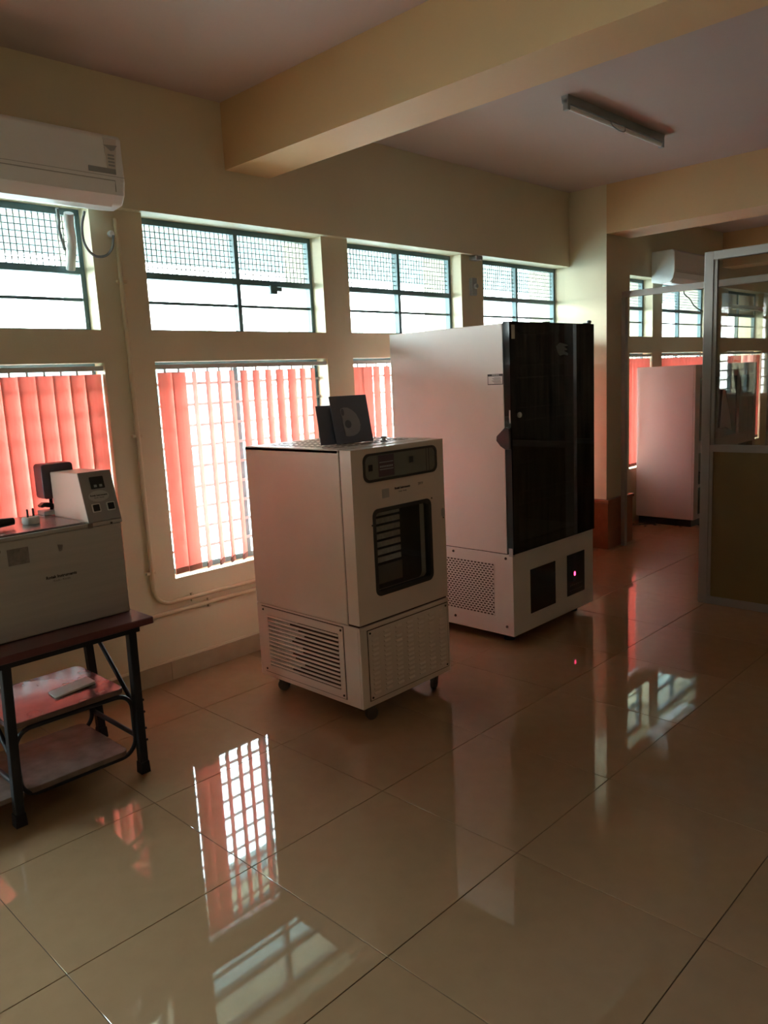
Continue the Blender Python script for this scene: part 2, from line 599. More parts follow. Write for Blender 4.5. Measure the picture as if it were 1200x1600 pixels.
def lower_window(n, a, b):
    e = empty('window_%d' % n, ((a + b) / 2, YG, LO0),
              ['lower window farthest left, outside the view', 'lower window left of the metal table, outside the view', 'lower window behind the steel tank', 'lower window with white grill behind the open blind',
               'lower window between the two upright chambers', 'lower window hidden behind the tall glass-door cabinet',
               'lower window beside the column', 'lower window behind the far cabinet', 'far lower window seen through the partition glass'][n - 10],
              'window', kind='structure')
    mid = (a + b) / 2 - 0.03
    f = MB()
    f.box(a, a + .025, YG - .02, YG + .02, LO0, LO1).box(b - .025, b, YG - .02, YG + .02, LO0, LO1)
    f.box(a + .025, b - .025, YG - .02, YG + .02, LO1 - .03, LO1).box(a + .025, b - .025, YG - .02, YG + .02, LO0, LO0 + .03)
    f.build('frame', M_STEELWIN, e)
    box('mullion', M_STEELWIN, e, mid - .014, mid + .014, YG - .02, YG + .02, LO0 + .03, LO1 - .03)
    for q0, q1 in ((a + .025, mid - .014), (mid + .014, b - .025)):
        box('pane', M_GLASSW, e, q0, q1, YG - .002, YG + .002, LO0 + .03, LO1 - .03)
    z = 0.66
    while z < 1.62:
        box('grill_bar', M_GRILL, e, a, b, YG - .036, YG - .024, z - .0075, z + .0075)
        z += 0.1115
    portal(a, b, LO0, LO1, YO + 0.01)
    return e


for k, (a, b) in enumerate(OPEN):
    upper_window(k + 1, a, b, board=(k == 8))
    lower_window(k + 10, a, b)


# ------------------------------------------------------------------ vertical blinds
def slat_mesh(wd):
    m = MB()
    h = wd / 2
    # gently curved strip with thickness
    pts = [(-h + wd * i / 6, 0.003 * math.cos(PI * (i - 3) / 6)) for i in range(7)]
    poly = [(u, v + .0006) for u, v in pts] + [(u, v - .0006) for u, v in reversed(pts)]
    return m.prism(poly, 'z', 0, 1.062)


def blind(a, b, slats, label, zt=1.652):
    e = empty('vertical_blind', ((a + b) / 2, 3.64, LO0), label, 'blind', 'red vertical blinds in the lower windows')
    MB().box(a + .004, b - .004, 3.618, 3.664, zt - .022, zt).build('head_rail', M_RAIL, e, 0.002)
    hk = MB()
    first = None
    for x, th, wd in slats:
        if first is None:
            first = slat_mesh(0.092).build('slat', M_BLIND)
            hem = MB().box(-.044, .044, -.0016, .0046, 0.0, .03).build('hem', M_HEM)
            o, h = first, hem
        else:
            o = first.copy()
            COL.objects.link(o)
            h = hem.copy()
            COL.objects.link(h)
        o.parent = e
        o.location = Vector((x, 3.64, zt - .022 - 1.078)) - WORLD[e.name]
        o.rotation_euler = (0, 0, math.radians(th))
        o.scale = (wd / 0.092, 1, 1)
        h.parent = o
        hk.box(x - .005, x + .005, 3.637, 3.643, zt - .040, zt - .020)
    hk.build('hangers', M_WHITEP, e)['kind'] = 'stuff'
    return e


def closed(a, b, th=14):
    n = int((b - a) / 0.079)
    return [(a + .05 + i * (b - a - .1) / (n - 1), th + random.uniform(-5, 5), .092) for i in range(n)]


blind(*OPEN[2], closed(*OPEN[2]), 'closed red vertical blind behind the steel tank')
s2 = [(2.146, 8, .096), (2.226, 12, .096)]
s2 += [(2.318, 43, .092), (2.402, 41, .092), (2.475, 42, .092), (2.557, 39, .092), (2.640, 29, .092), (2.725, 27, .092), (2.812, 29, .092),
       (2.895, 22, .092), (2.985, 18, .092), (3.07, 29, .092), (3.15, 34, .092)]
blind(*OPEN[3], s2, 'half open red vertical blind left of the small chamber, bars showing between its slats')
s3 = [(3.530, -8, .092), (3.612, -6, .092), (3.70, 14, .085), (3.80, 14, .085), (3.905, 12, .09)] + [(3.99 + .085 * i, 14, .09) for i in range(7)]
blind(*OPEN[4], s3, 'red vertical blind showing between the small chamber and the tall cabinet')
blind(*OPEN[5], closed(*OPEN[5], -6), 'closed red vertical blind hidden behind the tall glass-door cabinet')
blind(*OPEN[6], closed(*OPEN[6], -14), 'red vertical blind just right of the column')
blind(*OPEN[7], closed(*OPEN[7], -14), 'red vertical blind above the far pinkish cabinet')
s7 = [(q[0], q[1], q[2]) for q in closed(*OPEN[8], -14) if not (10.1 < q[0] < 10.5)] + [(10.16, 70, .09), (10.26, 74, .09), (10.38, 72, .09), (10.48, 70, .09)]
blind(*OPEN[8], s7, 'red vertical blind with a gap, seen through the partition glass')

# ------------------------------------------------------------------ outside
tag(box('ground_outside', M_EXTG, None, -20, 40, YO, 50, -0.6, -0.5), 'pale ground outside the windows', 'ground', kind='structure')
M_SOFFIT = mat('weathered_grey_soffit', (0.33, 0.41, 0.42), 0.9, var=0.1, scale=2)
tag(box('trim_5', M_SOFFIT, None, X0, X1, YO, YO + 1.25, 2.43, 2.52), 'grey concrete sunshade outside above the windows', 'sunshade', kind='structure')
hb = empty('neighbour_building', (7, 13, -0.5), 'pale building with blue-grey sheet roofs seen through the grill bars', 'building')
box('wall', M_EXTW, hb, 2, 16, 13, 19, -0.5, 1.2)
MB().prism([(13 - .6, 1.2), (19.2, 1.2), (16, 2.3)], 'x', 6.5, 10.6).build('roof', M_EXTB, hb)
for q in range(3):
    box('awning', M_EXTB, hb, 7.6 + q * 1.9, 8.9 + q * 1.9, 12.4, 13.0, -0.2 + 0.02 * q, 0.35)

# ------------------------------------------------------------------ wall services
cp = empty('conduit_pipe', (1.93, 3.59, 0.42), 'cream conduit running down the pier beside the half open blind and turning right', 'conduit')
path = [(1.93, 3.592, 2.34), (1.93, 3.592, 1.9), (1.935, 3.592, 1.2), (1.937, 3.592, 0.52)]
path += arc((2.027, 3.592, 0.512), 0.09, 180, 270, 'xz', 6)
path += [(2.3, 3.592, 0.422), (4.2, 3.592, 0.418)]
MB().tube(path, 0.011, 10).build('pipe', M_PVC, cp, smooth=True)
for z in (1.305, 0.60, 2.05):
    MB().box(1.908, 1.96, 3.589, 3.606, z - .007, z + .007).build('clip', M_PVC, cp, 0.002)
for xx in (2.16, 3.0):
    MB().box(xx - .008, xx + .008, 3.589, 3.606, .398, .444).build('clip', M_PVC, cp, 0.002)
cp2 = empty('conduit_pipe', (2.5, 3.59, 0.37), 'lower cream conduit running level along the wall above the skirting', 'conduit')
MB().tube([(0.3, 3.592, 0.366), (1.8, 3.592, 0.368), (2.6, 3.592, 0.372), (4.2, 3.592, 0.372)], 0.012, 10).build('pipe', M_PVC, cp2, smooth=True)
for xx in (1.5, 2.26, 3.3):
    MB().box(xx - .008, xx + .008, 3.588, 3.606, .345, .395).build('clip', M_PVC, cp2, 0.002)

sb = empty('switch_box', (4.71, YW, 2.16), 'small pale switch box with round knob on the pier', 'switch')
MB().box(4.675, 4.735, YW - .03, YW, 2.10, 2.225).build('cover', M_GREYP, sb, 0.006)
MB().lathe([(.017, 0), (.019, -.012), (.015, -.02), (.001, -.021)], (4.708, YW - .03, 2.165), 'y', 16).build('knob', M_GREYP, sb, smooth=True)
sl = empty('sensor_head', (4.72, YW - .045, 2.35), 'small dark sensor under the lintel between the upper windows', 'sensor')
MB().box(4.68, 4.76, YW - .07, YW - .002, 2.345, 2.375).build('body', M_GREYP, sl, 0.008)


# ------------------------------------------------------------------ air conditioners
def aircon(x0, x1, z0, z1, label, detail, depth=0.222, yb=YW - 0.045):
    yf = yb - depth
    e = empty('air_conditioner', ((x0 + x1) / 2, yb, z0), label, 'air conditioner')
    h = z1 - z0
    prof = [(yb, z0 + .02), (yb - .10, z0), (yf + .045, z0 + .008), (yf + .014, z0 + .045), (yf, z0 + .10), (yf + .004, z1 - .02), (yf + .02, z1 - .002), (yf + .04, z1), (yb, z1)]
    MB().prism(prof, 'x', x0, x1).build('casing', M_WHITEP, e, 0.007, seg=3)
    # outlet flap: proud plate following the lower front curve
    fl_ = MB()
    a = (yf + .052, z0 + .004)
    b = (yf + .0115, z0 + .046)
    c = (yf - .001, z0 + .098)
    fp = [a, b, c, (c[0] - .004, c[1]), (b[0] - .005, b[1] - .003), (a[0] - .003, a[1] - .005)]
    fl_.prism(fp, 'x', x0 + .03, x1 - .05)
    fl_.build('outlet_flap', M_WHITEP, e, 0.0015)
    sm = MB()
    sm.box(x0 + .028, x1 - .048, yf - .0012, yf + .001, z0 + .100, z0 + .103)
    sm.box(x1 - .049, x1 - .047, yf - .0012, yf + .002, z0 + .055, z0 + .103)
    sm.build('flap_gap', M_GREYP, e)
    box('panel_seam', M_GREYP, e, x0 + .01, x1 - .002, yf - .0008, yf + .001, z0 + .118, z0 + .1195)
    box('top_grille', M_GREYP, e, x0 + .03, x1 - .03, yf + .05, yb - .02, z1 - .001, z1 + .003)
    if detail:
        st = MB().prism([(x1 - .085, z1 - .022), (x1 - .025, z1 - .022), (x1 - .03, z1 - .06), (x1 - .04, z1 - .16), (x1 - .078, z1 - .155)], 'y', yf - .0005, yf + .004)
        st = st.build('rating_sticker', M_LABELW, e)
        MB().prism([(x1 - .088, z1 - .052), (x1 - .024, z1 - .048), (x1 - .040, z1 - .070), (x1 - .056, z1 - .074)], 'y', yf - .0012, yf - .0004).build('dark_arc', M_GREYP, st)
        sv = MB()
        for i in range(4):
            sv.box(x1 - .072, x1 - .042, yf - .0012, yf - .0004, z1 - .096 - i * .014, z1 - .088 - i * .014)
        sv.build('printed_lines', M_GREYP, st)
        box('name_strip', M_GREYP, e, x1 - .165, x1 - .04, yf - .0016, yf + .002, z0 + .128, z0 + .150)
    return e


ac1 = aircon(0.955, 1.862, 2.342, 2.640, 'white split air conditioner high on the wall above the first window', True)
ac2 = aircon(7.52, 8.42, 2.315, 2.625, 'white split air conditioner in the far bay beyond the column', False, depth=0.235)

hz = empty('refrigerant_hose', (1.70, 3.58, 2.34), 'pale lagged hose drooping from the air conditioner into the window', 'hose')
MB().tube(spline([(1.66, 3.50, 2.318), (1.67, 3.53, 2.27), (1.70, 3.585, 2.22), (1.715, 3.64, 2.15), (1.718, 3.665, 2.10)]), 0.021, 10).build('lagging', M_WHITEP, hz, smooth=True)
MB().tube(spline([(1.61, 3.50, 2.333), (1.63, 3.54, 2.29), (1.645, 3.58, 2.26), (1.68, 3.62, 2.18)]), 0.008, 8).build('drain_tube', M_CABLE, hz, smooth=True)
pc = empty('power_cable', (1.80, 3.52, 2.32), 'thin looping cable hanging below the air conditioner', 'cable')
MB().tube(spline([(1.735, 3.50, 2.335), (1.73, 3.53, 2.27), (1.745, 3.55, 2.20), (1.79, 3.56, 2.155), (1.85, 3.57, 2.16), (1.893, 3.58, 2.20), (1.91, 3.588, 2.26)]), 0.006, 8).build('cable', M_CABLE, pc, smooth=True)
MB().lathe([(.015, 0), (.017, -.014), (.012, -.02)], (1.905, 3.61, 2.268), 'y', 12).build('wall_plug', M_WHITEP, pc, smooth=True)

c2 = empty('loose_wire', (8.5, 3.66, 2.3), 'dark wire sagging across the far window below the air conditioner', 'wire')
MB().tube(spline([(8.40, 3.60, 2.36), (8.50, 3.66, 2.29), (8.70, 3.68, 2.24), (8.85, 3.69, 2.17), (9.07, 3.69, 2.12)]), 0.007, 6).build('wire', M_BLACK, c2, smooth=True)

# ------------------------------------------------------------------ ceiling batten
tb = empty('tube_light', (4.52, 2.36, ZC), 'unlit fluorescent batten on the ceiling right of the beam', 'light fitting')
MB().prism([(2.335, ZC), (2.342, ZC - .042), (2.375, ZC - .042), (2.382, ZC)], 'x', 3.93, 5.10).build('channel', M_GREYP, tb, 0.003)
MB().tube([(3.96, 2.352, ZC - .058), (5.07, 2.352, ZC - .058)], 0.013, 12).build('tube', M_WHITEP, tb, smooth=True)
for xx in (3.93, 5.075):
    box('end_cap', M_GREYP, tb, xx, xx + .025, 2.338, 2.37, ZC - .076, ZC - .02, 0.003)
MB().tube(spline([(4.40, 2.345, ZC - .04), (4.41, 2.33, ZC - .075), (4.48, 2.325, ZC - .09), (4.56, 2.335, ZC - .075), (4.58, 2.345, ZC - .04)]), 0.0035, 6).build('loose_wire', M_GREYP, tb, smooth=True)

tb2 = empty('tube_light', (10.0, 3.56, 2.16), 'fluorescent batten across the far window, seen through the partition glass', 'light fitting')
MB().box(9.62, 10.8, 3.60, 3.64, 2.175, 2.215).build('channel', M_WHITEP, tb2, 0.003)
MB().tube([(9.66, 3.59, 2.165), (10.76, 3.59, 2.165)], 0.013, 10).build('tube', M_LABELW, tb2, smooth=True)


# ------------------------------------------------------------------ small chamber on castors
IX0, IX1, IY0, IY1 = 2.225, 2.832, 2.368, 3.105
ic = empty('incubator_cabinet', ((IX0 + IX1) / 2, (IY0 + IY1) / 2, 0), 'cream steel laboratory incubator on castors, with a small dark window and louvred side', 'incubator')
ZS, ZT, ZB = 0.462, 1.238, 0.085
DY = IY0 + 0.068                                   # back of the door
sh = MB()
sh.box(IX0, IX0 + .02, DY + .006, IY1, ZS, ZT).box(IX1 - .02, IX1, DY + .006, IY1, ZS, ZT)
sh.box(IX0 + .02, IX1 - .02, IY1 - .02, IY1, ZS, ZT)
sh.box(IX0 + .02, IX1 - .02, DY + .006, IY1 - .02, ZS, ZS + .02)
sh.build('body_shell', M_CREAM, ic, 0.004)
# door: two plates one over the other, window hole in the lower one
dr = MB()
WX0, WX1, WZ0, WZ1 = 2.345, 2.722, 0.582, 0.962
n = 6
dr.ring(sharp_outer(IX0 + .003, IX1 - .002, ZS + .008, 1.03, n), rrect(WX0, WX1, WZ0, WZ1, .028, n), 'y', IY0, DY)
dr.box(IX0 + .003, IX1 - .002, IY0, DY, 1.03, ZT - .002)
dr = dr.build('door', M_CREAM, ic)
MB().ring(rrect(WX0 - .006, WX1 + .006, WZ0 - .006, WZ1 + .006, .032, n), rrect(WX0 + .012, WX1 - .012, WZ0 + .012, WZ1 - .012, .02, n), 'y', IY0 - .003, IY0 + .03).build('window_gasket', M_GASKET, dr)
MB().prism(rrect(WX0 + .008, WX1 - .008, WZ0 + .008, WZ1 - .008, .02, n), 'y', IY0 + .010, IY0 + .015).build('window_glass', M_INCG, dr)
MB().ring(rrect(2.296, 2.778, 1.088, 1.213, .034, 8), rrect(2.306, 2.766, 1.099, 1.203, .028, 8), 'y', IY0 - .006, IY0 + .001).build('control_bezel', M_GASKET, dr)
cpn = MB().prism(rrect(2.303, 2.769, 1.096, 1.206, .029, 8), 'y', IY0 - .002, IY0 + .001).build('control_panel', M_CTRL, dr)
dp = MB()
DXa, DXb, DZa, DZb = 2.389, 2.487, 1.106, 1.200
dp.box(DXa, DXb, IY0 - .0036, IY0 - .001, DZa, DZb)
dp.build('display', M_PURPLE, dr)
dm = MB()
for i in (1, 2):
    z = DZa + (DZb - DZa) * i / 3
    dm.box(DXa + .006, DXb - .006, IY0 - .0044, IY0 - .0034, z - .0018, z + .0018)
for i in range(8):
    dm.box(DXa + .008 + i * .0105, DXa + .015 + i * .0105, IY0 - .0044, IY0 - .0034, DZa + .040, DZa + .048)
dm.build('display_lines', M_GREYP, dr)
for xx, zz, r_ in ((2.338, 1.151, 0.0), (2.60, 1.162, 0.0)):
    MB().box(xx - .012, xx + .012, IY0 - .008, IY0 - .001, zz - .014, zz + .014).build('switch', M_BLACK, dr, 0.003)
box('panel_strip', M_GASKET, dr, 2.704, 2.707, IY0 - .0028, IY0 - .001, 1.10, 1.203)
box('panel_strip', M_GASKET, dr, 2.722, 2.725, IY0 - .0028, IY0 - .001, 1.10, 1.203)
text('Rotek Instruments', 0.0135, M_INK, dr, (2.538, IY0 - .0006, 1.043), FRONT, weight=0.0006)
text('Kochi - Kerala', 0.009, M_INKG, dr, (2.538, IY0 - .0006, 1.027), FRONT)
text('2019', 0.017, M_INKG, dr, (2.66, IY0 - .0006, 1.045), FRONT)
MB().box(2.405, 2.450, IY0 - .0006, IY0 + .001, 1.01, 1.05).build('worn_sticker', M_LABEL, dr)
for xx, zz in ((2.735, .965), (2.815, .86), (2.335, .90)):
    MB().lathe([(.004, 0), (.004, -.002)], (xx, IY0, zz), 'y', 8).build('screw', M_SCREW, dr)
lk = MB().prism(ellipse(2.812, 0.885, .012, .022, 20), 'y', IY0 - .004, IY0 + .001).build('lock_plate', M_LABEL, dr)
# chamber liner, the ribbed air duct behind the glass and wire shelves
ln = MB()
ln.box(WX0 - .05, WX1 + .04, DY + .32, DY + .33, .54, 1.0).box(WX0 - .055, WX0 - .045, DY + .008, DY + .32, .54, 1.0).box(WX1 + .04, WX1 + .05, DY + .008, DY + .32, .54, 1.0)
ln.box(WX0 - .05, WX1 + .04, DY + .008, DY + .32, .53, .54).box(WX0 - .05, WX1 + .04, DY + .008, DY + .32, 1.0, 1.01)
ln.build('chamber_liner', M_DARKIN, ic)
for i in range(8):
    z = .70 + i * .036
    MB().box(WX0 + .02, WX0 + .25, DY + .010, DY + .020, z, z + .024).build('duct_slat', M_FIN, ic, 0.002)
box('drip_panel', M_LINER, ic, WX0 + .02, WX0 + .255, DY + .012, DY + .018, .60, .685)
# base with side louvre panel and embossed front panel
bs = MB()
bs.box(IX0, IX0 + .012, IY0 + .012, IY1, ZB, ZS - .002)
bs.box(IX1 - .012, IX1, IY0 + .012, IY1, ZB, ZS - .002)
bs.box(IX0, IX1, IY0, IY0 + .012, ZB, ZS - .002).box(IX0 + .012, IX1 - .012, IY1 - .012, IY1, ZB, ZS - .002)
bs.box(IX0 + .012, IX1 - .012, IY0 + .012, IY1 - .012, ZB, ZB + .01)
bs = bs.build('base', M_CREAM, ic, 0.003)
box('door_gap', M_SEAM, ic, IX0 + .006, IX1 - .006, IY0 + .010, DY + .006, ZS - .002, ZS + .008)
MB().ring([(IX0 + .006, ZS + .001), (IX1 - .006, ZS + .001), (IX1 - .006, ZT - .019), (IX0 + .006, ZT - .019)], [(IX0 + .03, ZS + .03), (IX1 - .03, ZS + .03), (IX1 - .03, ZT - .05), (IX0 + .03, ZT - .05)], 'y', DY, DY + .006).build('door_seal', M_SEAM, ic)
# side plate: frame, slats, fins behind
PY0, PY1, PZ0, PZ1 = 2.475, 3.062, .112, .447
LY0, LY1, LZ0, LZ1 = 2.505, 3.02, .148, .412
sp = empty('side_plate', (IX0, 2.76, .11))
sp.parent = ic
sp.location = Vector((IX0, 2.76, .11)) - WORLD[ic.name]
fr = MB().ring([(PY0, PZ0), (PY1, PZ0), (PY1, PZ1), (PY0, PZ1)], [(LY0, LZ0), (LY1, LZ0), (LY1, LZ1), (LY0, LZ1)], 'x', IX0 - .004, IX0)
fr.build('plate_frame', M_CREAM, sp)
MB().ring([(PY0 - .004, PZ0 - .004), (PY1 + .004, PZ0 - .004), (PY1 + .004, PZ1 + .004), (PY0 - .004, PZ1 + .004)], [(PY0, PZ0), (PY1, PZ0), (PY1, PZ1), (PY0, PZ1)], 'x', IX0 - .0008, IX0 + .002).build('plate_gap', M_SEAM, sp)
box('louvre_back', M_SEAM, sp, IX0 - .0006, IX0 + .001, LY0, LY1, LZ0, LZ1)
NS = 13
for i in range(NS):
    z = LZ0 + (i + .5) * (LZ1 - LZ0) / NS
    dz = (LZ1 - LZ0) / NS
    rnd = random.uniform(-.001, .001)
    ym = 2.80 + random.uniform(-.06, .06)
    b_ = [(IX0 - .0005, LY0, z - dz * .06), (IX0 - .0075, LY0, z - dz * .12), (IX0 - .0075, LY1, z - dz * .12 + rnd), (IX0 - .0005, LY1, z - dz * .06)]
    t_ = [(IX0 - .0005, LY0, z + dz * .26), (IX0 - .0050, LY0, z + dz * .20), (IX0 - .0050, LY1, z + dz * .20 + rnd), (IX0 - .0005, LY1, z + dz * .26)]
    MB().hexa(b_, t_).build('slat', M_CREAM, sp)
fm = MB()
for i in range(NS + 1):
    z = LZ0 + i * (LZ1 - LZ0) / NS
    y = LY1 - .004
    yend = 2.80 + .05 * math.sin(i * 1.7)
    while y > yend:
        fm.box(IX0 - .004, IX0 - .0006, y - .0050, y, max(LZ0, z - .0035), min(LZ1, z + .0035))
        y -= .0085
fm.build('bent_fins', M_FIN, sp)['kind'] = 'stuff'
for yy in (PY0 + .012, PY1 - .012):
    for zz in (PZ0 + .014, PZ1 - .014):
        MB().lathe([(.0055, 0), (.005, -.003)], (IX0 - .004, yy, zz), 'x', 10).build('screw', M_SCREW, sp)
# front plate with embossed louvres
fp = MB().box(2.272, 2.815, IY0 - .003, IY0, .115, .437).build('front_plate', M_CREAM, ic)
MB().ring([(2.268, .111), (2.819, .111), (2.819, .441), (2.268, .441)], [(2.272, .115), (2.815, .115), (2.815, .437), (2.272, .437)], 'y', IY0 - .0008, IY0 + .002).build('plate_gap', M_SEAM, fp)
lv = MB()
for i in range(7):
    for j in range(13):
        cx = 2.315 + i * .0765
        cz = .142 + j * .0225
        lv.add([(cx - .022, IY0 - .003, cz + .006), (cx + .022, IY0 - .003, cz + .006), (cx + .018, IY0 - .0075, cz - .004), (cx - .018, IY0 - .0075, cz - .004),
                (cx - .022, IY0 - .003, cz - .0042), (cx + .022, IY0 - .003, cz - .0042)],
               [(0, 1, 2, 3), (3, 2, 5, 4), (0, 3, 4), (1, 5, 2)])
lv.build('embossed_louvres', M_CREAM, fp)['kind'] = 'stuff'
for xx in (2.284, 2.803):
    for zz in (.126, .425):
        MB().lathe([(.005, 0), (.0045, -.003)], (xx, IY0 - .003, zz), 'y', 10).build('screw', M_SCREW, fp)
# perforated top
tp = MB().box(IX0, IX1, DY + .006, IY1, ZT - .018, ZT)
tp.build('top_plate', M_CREAM, ic, 0.003)
tv = MB()
for i in range(14):
    for j in range(6):
        yy = DY + .09 + i * .038
        xx = IX0 + .06 + j * .084
        tv.box(xx, xx + .062, yy, yy + .011, ZT + .0001, ZT + .0009)
tv.build('top_slots', M_SEAM, ic)['kind'] = 'stuff'


def castor(parent, x, y, r, ang):
    c = empty('castor', (x, y, 0))
    c.parent = parent
    c.location = Vector((x, y, 0)) - WORLD[parent.name]
    dx, dy = math.cos(ang), math.sin(ang)
    k = MB()
    px, py = -dy, dx
    wx, wy = x + dx * .014, y + dy * .014
    h = .011
    nn = 16
    ring1 = [(wx + px * h + dx * r * math.cos(2 * PI * i / nn), wy + py * h + dy * r * math.cos(2 * PI * i / nn), r + r * math.sin(2 * PI * i / nn)) for i in range(nn)]
    ring2 = [(wx - px * h + dx * r * math.cos(2 * PI * i / nn), wy - py * h + dy * r * math.cos(2 * PI * i / nn), r + r * math.sin(2 * PI * i / nn)) for i in range(nn)]
    k.add(ring1 + ring2, [tuple(range(nn)), tuple(range(2 * nn - 1, nn - 1, -1))] + [(i, i + nn, (i + 1) % nn + nn, (i + 1) % nn) for i in range(nn)])
    k.build('wheel', M_CASTER, c, 0.003, smooth=True)
    f = MB()
    for sgn in (1, -1):
        o_ = sgn * (h + .004)
        a = Vector((x + px * o_ - dx * .012, y + py * o_ - dy * .012, .082))
        b2 = Vector((x + px * o_ + dx * .030, y + py * o_ + dy * .030, .082))
        e2 = Vector((wx + px * o_ + dx * .008, wy + py * o_ + dy * .008, r - .006))
        d_ = Vector((wx + px * o_ - dx * .008, wy + py * o_ - dy * .008, r - .006))
        th = Vector((px, py, 0)) * .0015
        f.hexa([d_ - th, e2 - th, e2 + th, d_ + th], [a - th, b2 - th, b2 + th, a + th])
    f.lathe([(.020, .070), (.020, .086)], (x, y, 0), 'z', 14)
    f.build('fork', M_CASTER, c)
    return c


castor(ic, 2.302, 2.418, .030, math.radians(-20))
castor(ic, 2.775, 2.425, .030, math.radians(200))
castor(ic, 2.278, 3.02, .030, math.radians(-60))
castor(ic, 2.775, 3.03, .030, math.radians(40))

# things on top of it: two dark cards leaning against each other, and a little knob
def card(name, label, c0, c1, h, lean, emblem):
    e = empty(name, ((c0[0] + c1[0]) / 2, (c0[1] + c1[1]) / 2, ZT + .001), label, 'carton panel')
    a, b = Vector((*c0, 0)), Vector((*c1, 0))
    u = (b - a).normalized()
    nrm = Vector((u.y, -u.x, 0))                # towards the camera side
    L_ = (b - a).length
    up = (Vector((0, 0, 1)) - nrm * lean).normalized()
    t = u.cross(up).normalized() * .002
    base = Vector((0, 0, ZT + .003))

    def P(s_, q, o_):
        return a + base + u * s_ + up * q + t * o_
    k = MB().hexa([P(0, 0, 1), P(L_, 0, 1), P(L_, 0, -1), P(0, 0, -1)], [P(0, h, 1), P(L_, h, 1), P(L_, h, -1), P(0, h, -1)])
    k.build('panel', M_CARD, e, 0.0008)
    if emblem:
        def D(pts, o0, o1, m_, nm):
            q = [P(L_ * x_, h * y_, o0) for x_, y_ in pts] + [P(L_ * x_, h * y_, o1) for x_, y_ in pts]
            n_ = len(pts)
            return MB().add(q, [tuple(range(n_)), tuple(range(2 * n_ - 1, n_ - 1, -1))] + [(i, i + n_, (i + 1) % n_ + n_, (i + 1) % n_) for i in range(n_)]).build(nm, m_, e)
        sg = 1.0
        D([(.235, .70), (.26, .735), (.34, .755), (.44, .745), (.55, .69), (.645, .60), (.70, .48), (.715, .36), (.68, .255), (.60, .185), (.49, .150), (.36, .142), (.275, .155), (.262, .30), (.255, .42), (.262, .52), (.245, .62)], sg * 1.0, sg * 1.5, M_EMBLEM, 'grey_emblem')
        D([(.385 + .085 * math.cos(i * PI / 8), .40 + .085 * math.sin(i * PI / 8)) for i in range(16)], sg * 1.5, sg * 1.9, M_CARD, 'emblem_hole')
        D([(.29 + .037 * math.cos(i * PI / 8), .655 + .075 * math.sin(i * PI / 8)) for i in range(16)], sg * 1.5, sg * 1.9, M_CARD, 'emblem_hole')
    return e


card('carton_panel', 'dark blue-grey card with a grey emblem, standing on the incubator', (2.398, 2.636), (2.604, 2.604), .222, .21, True)
card('carton_panel', 'plain dark blue-grey card standing just behind the emblem card', (2.340, 2.678), (2.53, 2.650), .180, .16, False)
MB().lathe([(.016, .001), (.016, .006), (.009, .008), (.009, .016), (.014, .018), (.013, .026), (.001, .027)], (2.60, 2.53, ZT), 'z', 16).build('knob', M_LABEL, ic, smooth=True)

# ------------------------------------------------------------------ tall glass-door cabinet
GX0, GX1, GY0, GY1 = 3.495, 4.378, 2.440, 3.315
GB, GS, GT = 0.055, 0.532, 1.790
gc = empty('glass_door_cabinet', ((GX0 + GX1) / 2, (GY0 + GY1) / 2, 0), 'tall white upright cabinet with a black glass door and perforated base vent', 'refrigerator')
DG = GY0 + .045
gb = MB()
gb.box(GX0, GX0 + .03, DG, GY1, GS, GT).box(GX1 - .03, GX1, DG, GY1, GS, GT)
gb.box(GX0 + .03, GX1 - .03, GY1 - .03, GY1, GS, GT)
gb.box(GX0 + .03, GX1 - .03, DG, GY1 - .03, GT - .03, GT).box(GX0 + .03, GX1 - .03, DG, GY1 - .03, GS, GS + .03)
gb.build('body_shell', M_POWDER, gc, 0.003)
li = MB()
li.box(GX0 + .031, GX0 + .036, DG + .01, GY1 - .04, GS + .03, GT - .03).box(GX1 - .036, GX1 - .031, DG + .01, GY1 - .04, GS + .03, GT - .03)
li.box(GX0 + .036, GX1 - .036, GY1 - .05, GY1 - .04, GS + .03, GT - .03)
li.build('dark_liner', M_DARKIN, gc)
lb = MB().box(GX0, GX1, GY0 + .008, GY1, GB, GS - .004)
lb = lb.build('base', M_POWDER, gc, 0.003)
box('base_gap', M_SEAM, gc, GX0 + .004, GX1 - .004, DG, GY1 - .01, GS - .004, GS)
# door
gd = MB().ring(sharp_outer(GX0 - .002, GX1 + .001, GS, GT + .006, 2), sharp_outer(GX0 + .055, GX1 - .045, GS + .05, GT - .045, 2), 'y', GY0, DG - .004)
gd = gd.build('door', M_BLACKG, gc)
box('door_glass', M_DOORG, gd, GX0 + .004, GX1 - .004, GY0 - .004, GY0 - .0004, GS + .004, GT + .002)
hp = MB().prism([(GY0 + .002, 1.232), (GY0 + .03, 1.238), (GY0 + .085, 1.19), (GY0 + .088, 1.165), (GY0 + .06, 1.135), (GY0 + .03, 1.118), (GY0 + .002, 1.118)], 'x', GX0 - .02, GX0 - .002)
hp.build('handle', M_BLACK, gd, 0.003)
box('striker', M_LABELW, gd, GX0 - .004, GX0 - .001, GY0 + .002, GY0 + .010, 1.26, 1.33)
box('hinge', M_LABEL, gd, GX0 - .006, GX0 + .02, GY0 + .004, GY0 + .03, GS - .012, GS + .035, 0.002)
for xx, ww in ((3.86, .04), (4.30, .055)):
    MB().box(xx, xx + ww, GY0 + .004, GY0 + .03, GT + .006, GT + .013).build('hinge_cap', M_BLACK, gd, 0.003)
MB().lathe([(.014, 0), (.014, .012), (.006, .016)], (4.352, GY0 + .016, GT + .013), 'z', 12).build('hinge_pin', M_BLACK, gd, smooth=True)
